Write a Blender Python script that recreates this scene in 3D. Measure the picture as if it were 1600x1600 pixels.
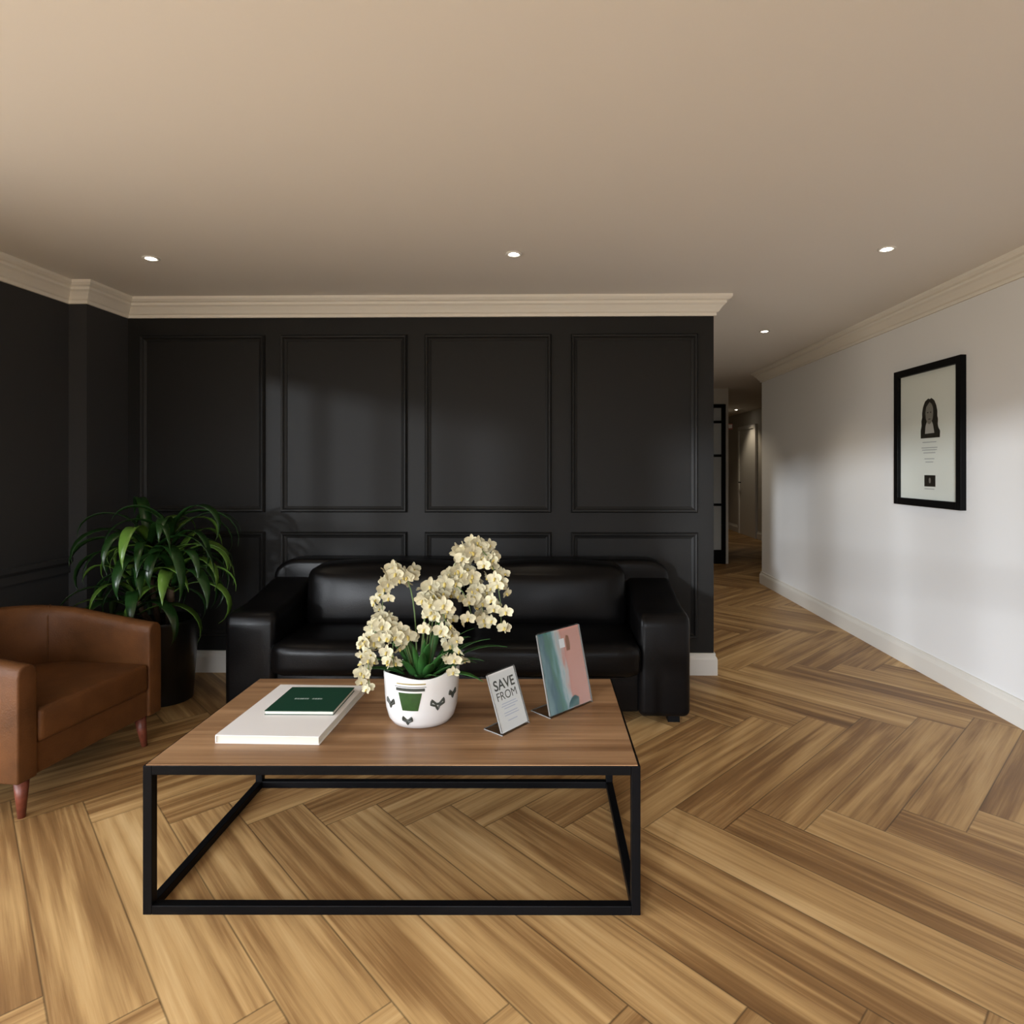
import bpy, bmesh, math, random
from mathutils import Vector, Matrix, noise
random.seed(7)
PI = math.pi
S = bpy.context.scene
COL = S.collection
for o in list(bpy.data.objects):
    bpy.data.objects.remove(o)

# ------------------------------------------------------------------ camera
cd = bpy.data.cameras.new('camera'); cam = bpy.data.objects.new('camera', cd); COL.objects.link(cam)
cam.location = (0, 0, 1.32)
cam.rotation_euler = (math.radians(90), 0, math.radians(1.0))
cd.sensor_width = 36; cd.lens = 36 * 950 / 1600
cd.shift_x = -45 / 1600; cd.shift_y = -70 / 1600
cd.clip_start = 0.05; cd.clip_end = 100
S.camera = cam

# ------------------------------------------------------------------ world: overcast daylight outside the windows
w = bpy.data.worlds.new('daylight'); S.world = w; w.use_nodes = True
nt = w.node_tree; nt.nodes.clear()
out = nt.nodes.new('ShaderNodeOutputWorld'); bg = nt.nodes.new('ShaderNodeBackground')
tc = nt.nodes.new('ShaderNodeTexCoord'); sx = nt.nodes.new('ShaderNodeSeparateXYZ')
rp = nt.nodes.new('ShaderNodeValToRGB')
nt.links.new(tc.outputs['Generated'], sx.inputs[0]); nt.links.new(sx.outputs['Z'], rp.inputs[0])
mp = nt.nodes.new('ShaderNodeMapRange'); mp.inputs['From Min'].default_value = -1; mp.inputs['From Max'].default_value = 1
nt.links.new(sx.outputs['Z'], mp.inputs[0]); nt.links.new(mp.outputs[0], rp.inputs[0])
cr = rp.color_ramp
cr.elements[0].position = 0.40; cr.elements[0].color = (.40, .35, .30, 1)
cr.elements[1].position = 0.62; cr.elements[1].color = (1.0, 1.04, 1.12, 1)
e = cr.elements.new(0.49); e.color = (.36, .33, .28, 1)
e = cr.elements.new(0.54); e.color = (.75, .79, .88, 1)
nt.links.new(rp.outputs[0], bg.inputs[0]); bg.inputs[1].default_value = 12.0
nt.links.new(bg.outputs[0], out.inputs[0])

sl_ = bpy.data.lights.new('sun', 'SUN'); sl_.energy = 2.9; sl_.color = (.92, .95, 1.0); sl_.angle = math.radians(2.7)
sun = bpy.data.objects.new('sun', sl_); COL.objects.link(sun)     # hazy low sun through the side windows, falling on the pale wall
sun.rotation_euler = Vector((-1, -2.0, .205)).to_track_quat('Z', 'Y').to_euler()

S.view_settings.view_transform = 'Standard'; S.view_settings.look = 'None'
S.view_settings.gamma = 1.0; S.view_settings.use_curve_mapping = False
S.view_settings.exposure = 0.0

# sampling portals in the window openings (they emit nothing of their own)
def portal(loc, rot, sx_, sy_):
    l = bpy.data.lights.new('window_portal', 'AREA'); l.shape = 'RECTANGLE'; l.size = sx_; l.size_y = sy_
    l.cycles.is_portal = True
    o = bpy.data.objects.new('window_portal', l); o.location = loc; o.rotation_euler = rot; COL.objects.link(o)

# ------------------------------------------------------------------ materials
def mat(name, col, rough=.5, spec=.5, metal=0, bump=0, bscale=40, coat=0, var=0, vscale=6, sheen=0):
    m = bpy.data.materials.new(name); m.use_nodes = True; n = m.node_tree.nodes; L = m.node_tree.links
    b = n['Principled BSDF']
    b.inputs['Base Color'].default_value = (*col, 1); b.inputs['Roughness'].default_value = rough
    b.inputs['Specular IOR Level'].default_value = spec; b.inputs['Metallic'].default_value = metal
    b.inputs['Coat Weight'].default_value = coat; b.inputs['Sheen Weight'].default_value = sheen
    t = n.new('ShaderNodeTexCoord')
    if var:
        q = n.new('ShaderNodeTexNoise'); q.inputs['Scale'].default_value = vscale; q.inputs['Detail'].default_value = 5
        L.new(t.outputs['Object'], q.inputs['Vector'])
        r = n.new('ShaderNodeValToRGB'); r.color_ramp.elements[0].position = .3; r.color_ramp.elements[1].position = .7
        r.color_ramp.elements[0].color = (*[c * (1 - var) for c in col], 1)
        r.color_ramp.elements[1].color = (*[min(1, c * (1 + var)) for c in col], 1)
        L.new(q.outputs['Fac'], r.inputs[0]); L.new(r.outputs[0], b.inputs['Base Color'])
    if bump:
        q = n.new('ShaderNodeTexNoise'); q.inputs['Scale'].default_value = bscale; q.inputs['Detail'].default_value = 4
        L.new(t.outputs['Object'], q.inputs['Vector'])
        bp = n.new('ShaderNodeBump'); bp.inputs['Strength'].default_value = bump; bp.inputs['Distance'].default_value = .01
        L.new(q.outputs['Fac'], bp.inputs['Height']); L.new(bp.outputs[0], b.inputs['Normal'])
    return m

def emis(name, col, s):
    m = bpy.data.materials.new(name); m.use_nodes = True; b = m.node_tree.nodes['Principled BSDF']
    b.inputs['Base Color'].default_value = (*col, 1)
    b.inputs['Emission Color'].default_value = (*col, 1); b.inputs['Emission Strength'].default_value = s
    return m

def glassy(name, tint=(1, 1, 1), gloss=.08, rough=.02, edge=.5):
    m = bpy.data.materials.new(name); m.use_nodes = True; n = m.node_tree.nodes; L = m.node_tree.links; n.clear()
    o = n.new('ShaderNodeOutputMaterial'); mx = n.new('ShaderNodeMixShader')
    tr = n.new('ShaderNodeBsdfTransparent'); tr.inputs[0].default_value = (*tint, 1)
    gl = n.new('ShaderNodeBsdfGlossy'); gl.inputs['Roughness'].default_value = rough
    lw = n.new('ShaderNodeLayerWeight'); lw.inputs[0].default_value = .25
    ma = n.new('ShaderNodeMath'); ma.operation = 'MULTIPLY_ADD'; ma.inputs[1].default_value = edge; ma.inputs[2].default_value = gloss
    L.new(lw.outputs['Fresnel'], ma.inputs[0]); L.new(ma.outputs[0], mx.inputs[0])
    L.new(tr.outputs[0], mx.inputs[1]); L.new(gl.outputs[0], mx.inputs[2]); L.new(mx.outputs[0], o.inputs[0])
    return m

def wood(name, cols, rough=.4, use_uv=True, scale=1.0, seed_attr=True, spec=.5, groove=True, bumps=.12, knots=True):
    """grain runs along UV.x (metres)"""
    m = bpy.data.materials.new(name); m.use_nodes = True; n = m.node_tree.nodes; L = m.node_tree.links
    b = n['Principled BSDF']; b.inputs['Roughness'].default_value = rough; b.inputs['Specular IOR Level'].default_value = spec
    uv = n.new('ShaderNodeUVMap'); uv.uv_map = 'UVMap'
    src = uv.outputs[0]
    sd = n.new('ShaderNodeAttribute'); sd.attribute_name = 'seed'
    def math_(op, a, bb=None, c=None):
        q = n.new('ShaderNodeMath'); q.operation = op
        for i, v in enumerate((a, bb, c)):
            if v is None: continue
            if isinstance(v, (int, float)): q.inputs[i].default_value = v
            else: L.new(v, q.inputs[i])
        return q.outputs[0]
    def noise_(sx_, sy_, detail, dist, seedmul, rgh=.55):
        mpn = n.new('ShaderNodeMapping'); mpn.inputs['Scale'].default_value = (sx_ * scale, sy_ * scale, 1)
        L.new(src, mpn.inputs['Vector'])
        q = n.new('ShaderNodeTexNoise'); q.noise_dimensions = '4D'; q.inputs['Scale'].default_value = 1
        q.inputs['Detail'].default_value = detail; q.inputs['Distortion'].default_value = dist; q.inputs['Roughness'].default_value = rgh
        L.new(mpn.outputs[0], q.inputs['Vector'])
        L.new(math_('MULTIPLY', sd.outputs['Fac'], seedmul), q.inputs['W'])
        return q.outputs['Fac']
    big = noise_(.75, 9, 3, .7, 31)          # broad cathedral bands
    fine = noise_(2.5, 120, 6, .3, 17, .7)      # fine fibres
    mid = noise_(.95, 32, 5, .5, 53)
    r = n.new('ShaderNodeValToRGB'); ce = r.color_ramp
    ce.elements[0].position = .31; ce.elements[0].color = (*cols[0], 1)
    ce.elements[1].position = .70; ce.elements[1].color = (*cols[3], 1)
    q = ce.elements.new(.44); q.color = (*cols[1], 1)
    q = ce.elements.new(.54); q.color = (*cols[2], 1)
    v = math_('MULTIPLY', big, .45); v = math_('MULTIPLY_ADD', mid, .38, v); v = math_('MULTIPLY_ADD', fine, .17, v)
    # plank to plank tone
    tone = math_('MULTIPLY_ADD', math_('FRACT', math_('MULTIPLY', sd.outputs['Fac'], 7.31)), .10, -.05)
    v = math_('ADD', v, tone)
    L.new(v, r.inputs[0])
    colr = r.outputs[0]
    if knots:
        mpn = n.new('ShaderNodeMapping'); mpn.inputs['Scale'].default_value = (1.5, 5, 1); L.new(src, mpn.inputs['Vector'])
        vo = n.new('ShaderNodeTexVoronoi'); vo.voronoi_dimensions = '4D'; vo.inputs['Scale'].default_value = 1.2
        L.new(mpn.outputs[0], vo.inputs['Vector']); L.new(math_('MULTIPLY', sd.outputs['Fac'], 11), vo.inputs['W'])
        kr = n.new('ShaderNodeValToRGB'); kr.color_ramp.elements[0].position = .03; kr.color_ramp.elements[0].color = (.35, .27, .2, 1)
        kr.color_ramp.elements[1].position = .16; kr.color_ramp.elements[1].color = (1, 1, 1, 1)
        L.new(vo.outputs['Distance'], kr.inputs[0])
        mx = n.new('ShaderNodeMix'); mx.data_type = 'RGBA'; mx.blend_type = 'MULTIPLY'; mx.inputs[0].default_value = .8
        L.new(colr, mx.inputs[6]); L.new(kr.outputs[0], mx.inputs[7]); colr = mx.outputs[2]
    if groove:   # dark bevelled joint round each plank, stored as the distance to the edge
        ed = n.new('ShaderNodeAttribute'); ed.attribute_name = 'edge_uv'
        s2 = n.new('ShaderNodeSeparateXYZ'); L.new(ed.outputs['Vector'], s2.inputs[0])
        dx = math_('MINIMUM', s2.outputs[0], math_('SUBTRACT', PLK_L, s2.outputs[0]))
        dy = math_('MINIMUM', s2.outputs[1], math_('SUBTRACT', PLK_W, s2.outputs[1]))
        d = math_('MINIMUM', dx, dy)
        g = n.new('ShaderNodeMapRange'); g.inputs['From Min'].default_value = .0008; g.inputs['From Max'].default_value = .0035
        g.inputs['To Min'].default_value = .45; g.inputs['To Max'].default_value = 1
        L.new(d, g.inputs[0])
        mx = n.new('ShaderNodeMix'); mx.data_type = 'RGBA'; mx.blend_type = 'MULTIPLY'; mx.inputs[0].default_value = 1
        L.new(colr, mx.inputs[6]); L.new(g.outputs[0], mx.inputs[7]); colr = mx.outputs[2]
    L.new(colr, b.inputs['Base Color'])
    bp = n.new('ShaderNodeBump'); bp.inputs['Strength'].default_value = bumps; bp.inputs['Distance'].default_value = .003
    L.new(fine, bp.inputs['Height']); L.new(bp.outputs[0], b.inputs['Normal'])
    return m

PLK_L, PLK_W = 1.236, .206
M = {}
M['floor'] = wood('oak_planks', [(.115, .052, .016), (.26, .138, .050), (.48, .295, .12), (.70, .48, .235)], rough=.46, spec=.35)
M['table'] = wood('oak_table_top', [(.15, .072, .030), (.26, .14, .065), (.38, .22, .11), (.50, .31, .17)], rough=.42, groove=False)
M['ceiling'] = mat('ceiling_paint', (.80, .765, .715), .9, .2)
M['white_wall'] = mat('pale_grey_wall_paint', (.79, .795, .795), .62, .3, bump=.02, bscale=250)
M['hall'] = mat('hall_wall_paint', (.55, .52, .46), .7, .3)
M['dark_wall'] = mat('charcoal_wall_paint', (.0125, .0122, .0118), .55, .22, bump=.02, bscale=300)
M['left_wall'] = mat('charcoal_wall_paint_lit', (.036, .036, .037), .68, .25, bump=.02, bscale=300)  # the back wall's charcoal made lighter: light on this wall is in the colour
M['trim'] = mat('white_gloss_trim', (.74, .72, .67), .4, .4)
M['cornice'] = mat('cream_plaster_cornice', (.80, .76, .68), .7, .3)
M['black_metal'] = mat('black_steel', (.003, .003, .0035), .42, .10, bump=.02, bscale=200)
M['black_leather'] = mat('black_leather', (.0030, .0027, .0028), .30, .17, bump=.08, bscale=180)
M['tan_leather'] = mat('tan_leather', (.105, .040, .012), .5, .22, bump=.15, bscale=150, var=.22, vscale=9)
M['red_wood'] = mat('reddish_wood', (.14, .035, .018), .4, .4, var=.3, vscale=30)
M['white_ceramic'] = mat('white_ceramic', (.80, .79, .78), .22, .5, coat=.3)
M['pot_green'] = mat('painted_green', (.025, .070, .014), .4, .4, var=.2, vscale=60)
M['pot_line'] = mat('painted_dark_line', (.05, .055, .045), .4, .4)
M['pot_gold'] = mat('painted_gold', (.35, .28, .10), .4, .4)
M['soil'] = mat('potting_soil', (.02, .014, .01), .95, .1, bump=1, bscale=90)
M['petal'] = mat('cream_petal', (.62, .58, .41), .6, .2, var=.2, vscale=40)
M['petal_heart'] = mat('flower_heart', (.62, .50, .16), .6, .2)
M['orchid_leaf'] = mat('orchid_leaf_green', (.035, .125, .028), .35, .4, var=.35, vscale=20)
M['stem'] = mat('green_stem', (.16, .24, .09), .5, .3)
M['planter'] = mat('black_planter_glaze', (.006, .006, .006), .35, .5)
M['cane'] = mat('brown_cane', (.08, .05, .03), .85, .2, bump=.6, bscale=60)
M['white_cover'] = mat('white_book_cover', (.78, .75, .72), .5, .4)
M['page'] = mat('page_edges', (.74, .71, .62), .8, .2)
M['green_cover'] = mat('dark_green_cover', (.006, .045, .024), .45, .4)
M['paper'] = mat('white_paper', (.80, .81, .82), .7, .2)
M['ink'] = mat('dark_grey_ink', (.04, .045, .035), .7, .2)
M['faint_ink'] = mat('pale_grey_ink', (.48, .49, .50), .7, .2)
M['blue_ink'] = mat('pale_blue_ink', (.52, .56, .68), .7, .2)
M['white_ink'] = mat('silver_lettering', (.35, .42, .38), .5, .3)
M['acrylic'] = glassy('clear_acrylic', (.97, .98, .98), .015, edge=.3)
M['acrylic_edge'] = mat('acrylic_edge_highlight', (.22, .22, .21), .2, .5)  # grey that paints the bright glint on clear acrylic edges
M['glass'] = glassy('clear_glass', (.97, .98, .98), .02)
M['picture_glass'] = glassy('picture_glass', (.99, 1, .99), .0, edge=.12)
M['mat_board'] = mat('pale_poster_paper', (.84, .85, .82), .8, .2)
M['photo_dark'] = mat('photo_print_dark', (.010, .008, .006), .8, .05)
M['photo_mid'] = mat('photo_print_grey', (.22, .205, .185), .7, .2)
M['photo_light'] = mat('photo_print_light', (.48, .46, .44), .7, .2)
M['lit_pane'] = mat('grey_pane_lit_room', (.42, .45, .46), .3, .5)  # opaque pale grey stands in for the lit room seen through the glass
M['white_metal'] = mat('white_enamel', (.8, .78, .74), .4, .4)
M['lamp'] = emis('lamp_lens', (1, .93, .80), 30)
M['alarm'] = mat('faded_red_plastic', (.40, .14, .12), .5, .4)
M['salmon'] = mat('salmon_ink', (.60, .31, .25), .6, .2)
M['teal'] = mat('teal_ink', (.10, .24, .25), .6, .2)
M['brown_ink'] = mat('brown_ink', (.24, .11, .065), .6, .2)

def leaf_mat(name='striped_leaf', p0=.10, p1=.26, inner=(.60, .68, .16), outer=(.012, .042, .008)):
    """dark green strap leaf with a yellow-green stripe down the middle (UV.y across, UV.x along)"""
    m = bpy.data.materials.new(name); m.use_nodes = True; n = m.node_tree.nodes; L = m.node_tree.links
    b = n['Principled BSDF']; b.inputs['Roughness'].default_value = .3
    uv = n.new('ShaderNodeUVMap'); uv.uv_map = 'UVMap'; s = n.new('ShaderNodeSeparateXYZ'); L.new(uv.outputs[0], s.inputs[0])
    a = n.new('ShaderNodeMath'); a.operation = 'SUBTRACT'; a.inputs[1].default_value = .5; L.new(s.outputs[1], a.inputs[0])
    c = n.new('ShaderNodeMath'); c.operation = 'ABSOLUTE'; L.new(a.outputs[0], c.inputs[0])
    r = n.new('ShaderNodeValToRGB'); r.color_ramp.elements[0].position = p0; r.color_ramp.elements[0].color = (*inner, 1)
    r.color_ramp.elements[1].position = p1; r.color_ramp.elements[1].color = (*outer, 1)
    L.new(c.outputs[0], r.inputs[0]); L.new(r.outputs[0], b.inputs['Base Color'])
    return m
M['striped_leaf'] = leaf_mat()
M['bright_leaf'] = leaf_mat('yellow_striped_leaf', .22, .40, (.85, .88, .30), (.10, .20, .03))

def flyer_mat():
    m = bpy.data.materials.new('printed_flyer'); m.use_nodes = True; n = m.node_tree.nodes; L = m.node_tree.links
    b = n['Principled BSDF']; b.inputs['Roughness'].default_value = .45
    uv = n.new('ShaderNodeUVMap'); uv.uv_map = 'UVMap'
    q = n.new('ShaderNodeTexNoise'); q.inputs['Scale'].default_value = 3.5; q.inputs['Detail'].default_value = 5
    mpg = n.new('ShaderNodeMapping'); mpg.inputs['Scale'].default_value = (2.4, .8, 1); L.new(uv.outputs[0], mpg.inputs[0]); L.new(mpg.outputs[0], q.inputs['Vector'])
    s = n.new('ShaderNodeSeparateXYZ'); L.new(uv.outputs[0], s.inputs[0])
    a = n.new('ShaderNodeMath'); a.operation = 'MULTIPLY_ADD'; a.inputs[1].default_value = .42; L.new(q.outputs['Fac'], a.inputs[0]); L.new(s.outputs[0], a.inputs[2])
    # the colour border leans: shift by height
    c = n.new('ShaderNodeMath'); c.operation = 'MULTIPLY_ADD'; c.inputs[1].default_value = -.12; c.inputs[2].default_value = 0
    L.new(s.outputs[1], c.inputs[0])
    d = n.new('ShaderNodeMath'); d.operation = 'SUBTRACT'; L.new(a.outputs[0], d.inputs[0]); L.new(c.outputs[0], d.inputs[1])
    r = n.new('ShaderNodeValToRGB'); e_ = r.color_ramp.elements
    e_[0].position = .25; e_[0].color = (.16, .27, .29, 1)
    e_[1].position = .95; e_[1].color = (.52, .25, .20, 1)
    for p, k in ((.40, (.04, .12, .16)), (.52, (.04, .15, .11)), (.62, (.10, .24, .25)), (.70, (.36, .44, .47)), (.77, (.45, .38, .36)), (.84, (.50, .21, .17))):
        z = e_.new(p); z.color = (*k, 1)
    L.new(d.outputs[0], r.inputs[0]); L.new(r.outputs[0], b.inputs['Base Color'])
    return m
M['flyer'] = flyer_mat()

# ------------------------------------------------------------------ helpers
def tag(o, label=None, cat=None, group=None, kind=None):
    if label: o['label'] = label
    if cat: o['category'] = cat
    if group: o['group'] = group
    if kind: o['kind'] = kind
    return o

def thing(name, label, cat, loc=(0, 0, 0), rz=0, group=None):
    o = bpy.data.objects.new(name, None); o.empty_display_size = .1; COL.objects.link(o)
    o.location = loc; o.rotation_euler = (0, 0, rz)
    return tag(o, label, cat, group)

def obj(name, bm, m, parent=None, smooth=False, bevel=0, seg=2, sub=0, loc=None, rot=None):
    me = bpy.data.meshes.new(name)
    bmesh.ops.recalc_face_normals(bm, faces=bm.faces)
    bm.to_mesh(me); bm.free()
    ms = m if isinstance(m, (list, tuple)) else [m]
    for q in ms: me.materials.append(q)
    if smooth:
        for p in me.polygons: p.use_smooth = True
    o = bpy.data.objects.new(name, me); COL.objects.link(o)
    if parent: o.parent = parent
    if loc: o.location = loc
    if rot: o.rotation_euler = rot
    if bevel:
        b = o.modifiers.new('bevel', 'BEVEL'); b.width = bevel; b.segments = seg; b.limit_method = 'ANGLE'; b.angle_limit = math.radians(40)
        for p in me.polygons: p.use_smooth = seg > 2
    if sub:
        s = o.modifiers.new('sub', 'SUBSURF'); s.levels = sub; s.render_levels = sub
    return o

def struct(name, bm, m, parent=None, **k):
    o = obj(name, bm, m, parent, **k)
    o['kind'] = 'structure'
    return o

def B(): return bmesh.new()

def box(bm, x0, x1, y0, y1, z0, z1, mi=0):
    v = [bm.verts.new(p) for p in ((x0, y0, z0), (x1, y0, z0), (x1, y1, z0), (x0, y1, z0), (x0, y0, z1), (x1, y0, z1), (x1, y1, z1), (x0, y1, z1))]
    for f in ((0, 3, 2, 1), (4, 5, 6, 7), (0, 1, 5, 4), (1, 2, 6, 5), (2, 3, 7, 6), (3, 0, 4, 7)):
        q = bm.faces.new([v[i] for i in f]); q.material_index = mi
    return bm

def bx(*a, **k): return box(B(), *a, **k)

def lathe(bm, prof, seg=48, sx_=1, sy_=1, c=(0, 0, 0), cap=True):
    rings = []
    for r, z in prof:
        rings.append([bm.verts.new((c[0] + r * sx_ * math.cos(2 * PI * i / seg), c[1] + r * sy_ * math.sin(2 * PI * i / seg), c[2] + z)) for i in range(seg)])
    for a, b in zip(rings, rings[1:]):
        for i in range(seg):
            bm.faces.new((a[i], a[(i + 1) % seg], b[(i + 1) % seg], b[i]))
    if cap:
        bm.faces.new(rings[0]); bm.faces.new(rings[-1])
    return bm

def tube(bm, pts, r, seg=8):
    """tube along pts; r a number or a list"""
    P = [Vector(p) for p in pts]; rs = r if isinstance(r, (list, tuple)) else [r] * len(P)
    rings = []; up = Vector((0, 0, 1))
    t0 = (P[1] - P[0]).normalized(); nrm = t0.orthogonal().normalized()
    for i, p in enumerate(P):
        t = (P[min(i + 1, len(P) - 1)] - P[max(i - 1, 0)]).normalized()
        nrm = (nrm - t * nrm.dot(t)).normalized(); bn = t.cross(nrm)
        rings.append([bm.verts.new(p + (nrm * math.cos(2 * PI * k / seg) + bn * math.sin(2 * PI * k / seg)) * rs[i]) for k in range(seg)])
    for a, b in zip(rings, rings[1:]):
        for i in range(seg): bm.faces.new((a[i], a[(i + 1) % seg], b[(i + 1) % seg], b[i]))
    bm.faces.new(rings[0]); bm.faces.new(rings[-1])
    return bm

def cushion(x0, x1, y0, y1, z0, z1, n=14, p=5.0, puff=.0):
    """rounded, slightly puffed block"""
    bm = B(); bmesh.ops.create_cube(bm, size=2)
    bmesh.ops.subdivide_edges(bm, edges=bm.edges[:], cuts=n, use_grid_fill=True)
    hx, hy, hz = (x1 - x0) / 2, (y1 - y0) / 2, (z1 - z0) / 2
    rr = min(hx, hy, hz)
    for v in bm.verts:
        c = v.co.copy()
        q = Vector((c.x * hx, c.y * hy, c.z * hz))
        # rounding by radius R toward an inner box
        R = rr * (1.6 / p * 1.9)
        R = min(R, rr * .98)
        inner = Vector((max(-hx + R, min(hx - R, q.x)), max(-hy + R, min(hy - R, q.y)), max(-hz + R, min(hz - R, q.z))))
        d = q - inner
        if d.length > 1e-9: q = inner + d.normalized() * R
        w_ = (1 - c.x ** 2) * (1 - c.y ** 2)
        q.z += puff * w_ * (1 if c.z > 0 else -.2) * abs(c.z)
        w2 = (1 - c.x ** 2) * (1 - c.z ** 2)
        q.y += puff * .8 * w2 * (1 if c.y > 0 else -1) * abs(c.y)
        v.co = q + Vector(((x0 + x1) / 2, (y0 + y1) / 2, (z0 + z1) / 2))
    return bm

def prism(pts, axis, a0, a1):
    """closed 2D outline extruded along axis 'x','y' or 'z'"""
    bm = B()
    def P(u, v, t):
        return {'x': (t, u, v), 'y': (u, t, v), 'z': (u, v, t)}[axis]
    A = [bm.verts.new(P(u, v, a0)) for u, v in pts]; C = [bm.verts.new(P(u, v, a1)) for u, v in pts]
    bm.faces.new(A); bm.faces.new(C[::-1])
    for i in range(len(pts)):
        j = (i + 1) % len(pts); bm.faces.new((A[i], A[j], C[j], C[i]))
    return bm

def sweep(path, prof, closed=False, flip=1):
    """sweep a 2D profile (out, z) along a horizontal polyline, mitred. 'out' is to the left of travel times flip"""
    bm = B(); n = len(path); rings = []
    for i, p in enumerate(path):
        p = Vector(p)
        def dirn(a, b):
            d = Vector(b) - Vector(a); d.normalize(); return d
        if i == 0: d0 = d1 = dirn(path[0], path[1])
        elif i == n - 1: d0 = d1 = dirn(path[-2], path[-1])
        else: d0 = dirn(path[i - 1], path[i]); d1 = dirn(path[i], path[i + 1])
        n0 = Vector((-d0.y, d0.x)); n1 = Vector((-d1.y, d1.x)); m = (n0 + n1).normalized(); m = m / max(.2, m.dot(n0))
        rings.append([bm.verts.new((p.x + m.x * o_ * flip, p.y + m.y * o_ * flip, z)) for o_, z in prof])
    for a, b in zip(rings, rings[1:]):
        for k in range(len(prof)):
            j = (k + 1) % len(prof); bm.faces.new((a[k], a[j], b[j], b[k]))
    bm.faces.new(rings[0]); bm.faces.new(rings[-1])
    return bm

def text_bm(s, size, depth=0.0, bold=0.0):
    cu = bpy.data.curves.new('lettering', 'FONT'); cu.body = s; cu.size = size; cu.align_x = 'CENTER'; cu.extrude = depth; cu.offset = bold
    o = bpy.data.objects.new('lettering', cu); COL.objects.link(o)
    bpy.context.view_layer.update()
    me = bpy.data.meshes.new_from_object(o.evaluated_get(bpy.context.evaluated_depsgraph_get()))
    bm = B(); bm.from_mesh(me); bpy.data.objects.remove(o); bpy.data.meshes.remove(me)
    return bm

def copy_tree(o, parent=None):
    c = o.copy(); COL.objects.link(c); c.parent = parent
    for ch in o.children: copy_tree(ch, c)
    return c

# ------------------------------------------------------------------ the room
CH = 2.40
LX, LX2, JY = -2.85, -2.741, 3.54      # left wall, its step, where the step is
RX, RY = 2.39, 6.95                    # right wall and its far end
BY, BX = 3.89, 1.033                   # back wall and its free end
RB = -2.0                              # wall behind the camera
HY = 8.36                              # hall end wall with the steel door
EX, EY = 3.80, 13.6                    # far corridor

# floor: herringbone of long planks
def floor_bm():
    bm = B(); uvl = bm.loops.layers.uv.new('UVMap'); sl = bm.faces.layers.float.new('seed_f')
    el = bm.loops.layers.uv.new('edge_uv'); cl = bm.loops.layers.float_color.new('seed')
    W, N = PLK_W, 6
    u = Vector((1, 1)).normalized(); v = Vector((1, -1)).normalized()
    O = Vector((.771, 2.37))
    x0, x1, y0, y1 = LX - .1, EX + .1, RB - .1, EY + .1
    def clip(poly, f):
        outp = []
        for i in range(len(poly)):
            a, b = poly[i], poly[(i + 1) % len(poly)]; fa, fb = f(a), f(b)
            if fa >= 0: outp.append(a)
            if (fa >= 0) != (fb >= 0):
                t = fa / (fa - fb); outp.append(a + (b - a) * t)
        return outp
    R = 90
    seen = set()
    for i in range(-R, R):
        for j in range(-R, R):
            k = (i - j) % (2 * N)
            if k == 0: horiz = True
            elif k == N: horiz = False          # vertical plank: k goes N at its top
            else: continue
            if horiz: a0, b0, la, lb = i, j, N, 1
            else: a0, b0, la, lb = i, j - N + 1, 1, N
            cs = [O + u * (W * a) + v * (W * b) for a, b in ((a0, b0), (a0 + la, b0), (a0 + la, b0 + lb), (a0, b0 + lb))]
            if max(c.x for c in cs) < x0 or min(c.x for c in cs) > x1 or max(c.y for c in cs) < y0 or min(c.y for c in cs) > y1: continue
            poly = cs
            for f in (lambda p: p.x - x0, lambda p: x1 - p.x, lambda p: p.y - y0, lambda p: y1 - p.y):
                poly = clip(poly, f)
                if len(poly) < 3: break
            if len(poly) < 3: continue
            face = bm.faces.new([bm.verts.new((p.x, p.y, 0)) for p in poly])
            s = random.random()
            for l in face.loops:
                d = Vector((l.vert.co.x, l.vert.co.y)) - cs[0]
                a, b = d.dot(u), d.dot(v)
                if not horiz: a, b = b, a
                l[el].uv = (a, b); l[uvl].uv = (a + s * 13, b + s * 7); l[cl] = (s, s, s, 1)
    return bm
fb = floor_bm()
for f in fb.faces:
    f.normal_update()
    if f.normal.z < 0: f.normal_flip()
me = bpy.data.meshes.new('floor'); fb.to_mesh(me); fb.free(); me.materials.append(M['floor'])
fl = bpy.data.objects.new('floor', me); COL.objects.link(fl); fl['kind'] = 'structure'

struct('ceiling', bx(LX - .1, EX + .1, RB - .1, EY + .1, CH, CH + .1), M['ceiling'])
struct('wall_back', bx(LX - .1, BX, BY, BY + .12, 0, CH), M['dark_wall'])
lw = prism([(LX, RB), (LX, JY), (LX2, JY), (LX2, BY), (LX - .1, BY), (LX - .1, RB)], 'z', 0, CH)
WY = (-1.5, 1.9); WZ0, WZ1 = .12, 2.14
lw.free(); lw = prism([(LX, WY[1]), (LX, JY), (LX2, JY), (LX2, BY), (LX - .1, BY), (LX - .1, WY[1])], 'z', 0, CH)
box(lw, LX - .1, LX, RB, WY[0], 0, CH); box(lw, LX - .1, LX, WY[0], WY[1], 0, WZ0); box(lw, LX - .1, LX, WY[0], WY[1], WZ1, CH)
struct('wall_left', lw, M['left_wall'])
struct('wall_right', bx(RX, RX + .1, RB, RY, 0, CH), M['white_wall'])
struct('wall_hall_left', bx(BX - .12, BX, BY + .12, HY, 0, CH), M['hall'])
struct('wall_hall_end', box(box(bx(BX - .12, 1.40, HY, HY + .12, 0, CH), 1.40, 2.376, HY, HY + .12, 2.18, CH), 2.376, 2.42, HY, HY + .12, 0, CH), M['hall'])
struct('wall_corridor_front', bx(RX + .1, EX + .1, RY - .1, RY, 0, CH), M['hall'])
struct('wall_corridor_right', bx(EX, EX + .1, RY, EY, 0, CH), M['hall'])
struct('wall_corridor_left', bx(2.32, 2.42, HY + .12, EY, 0, CH), M['hall'])
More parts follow.
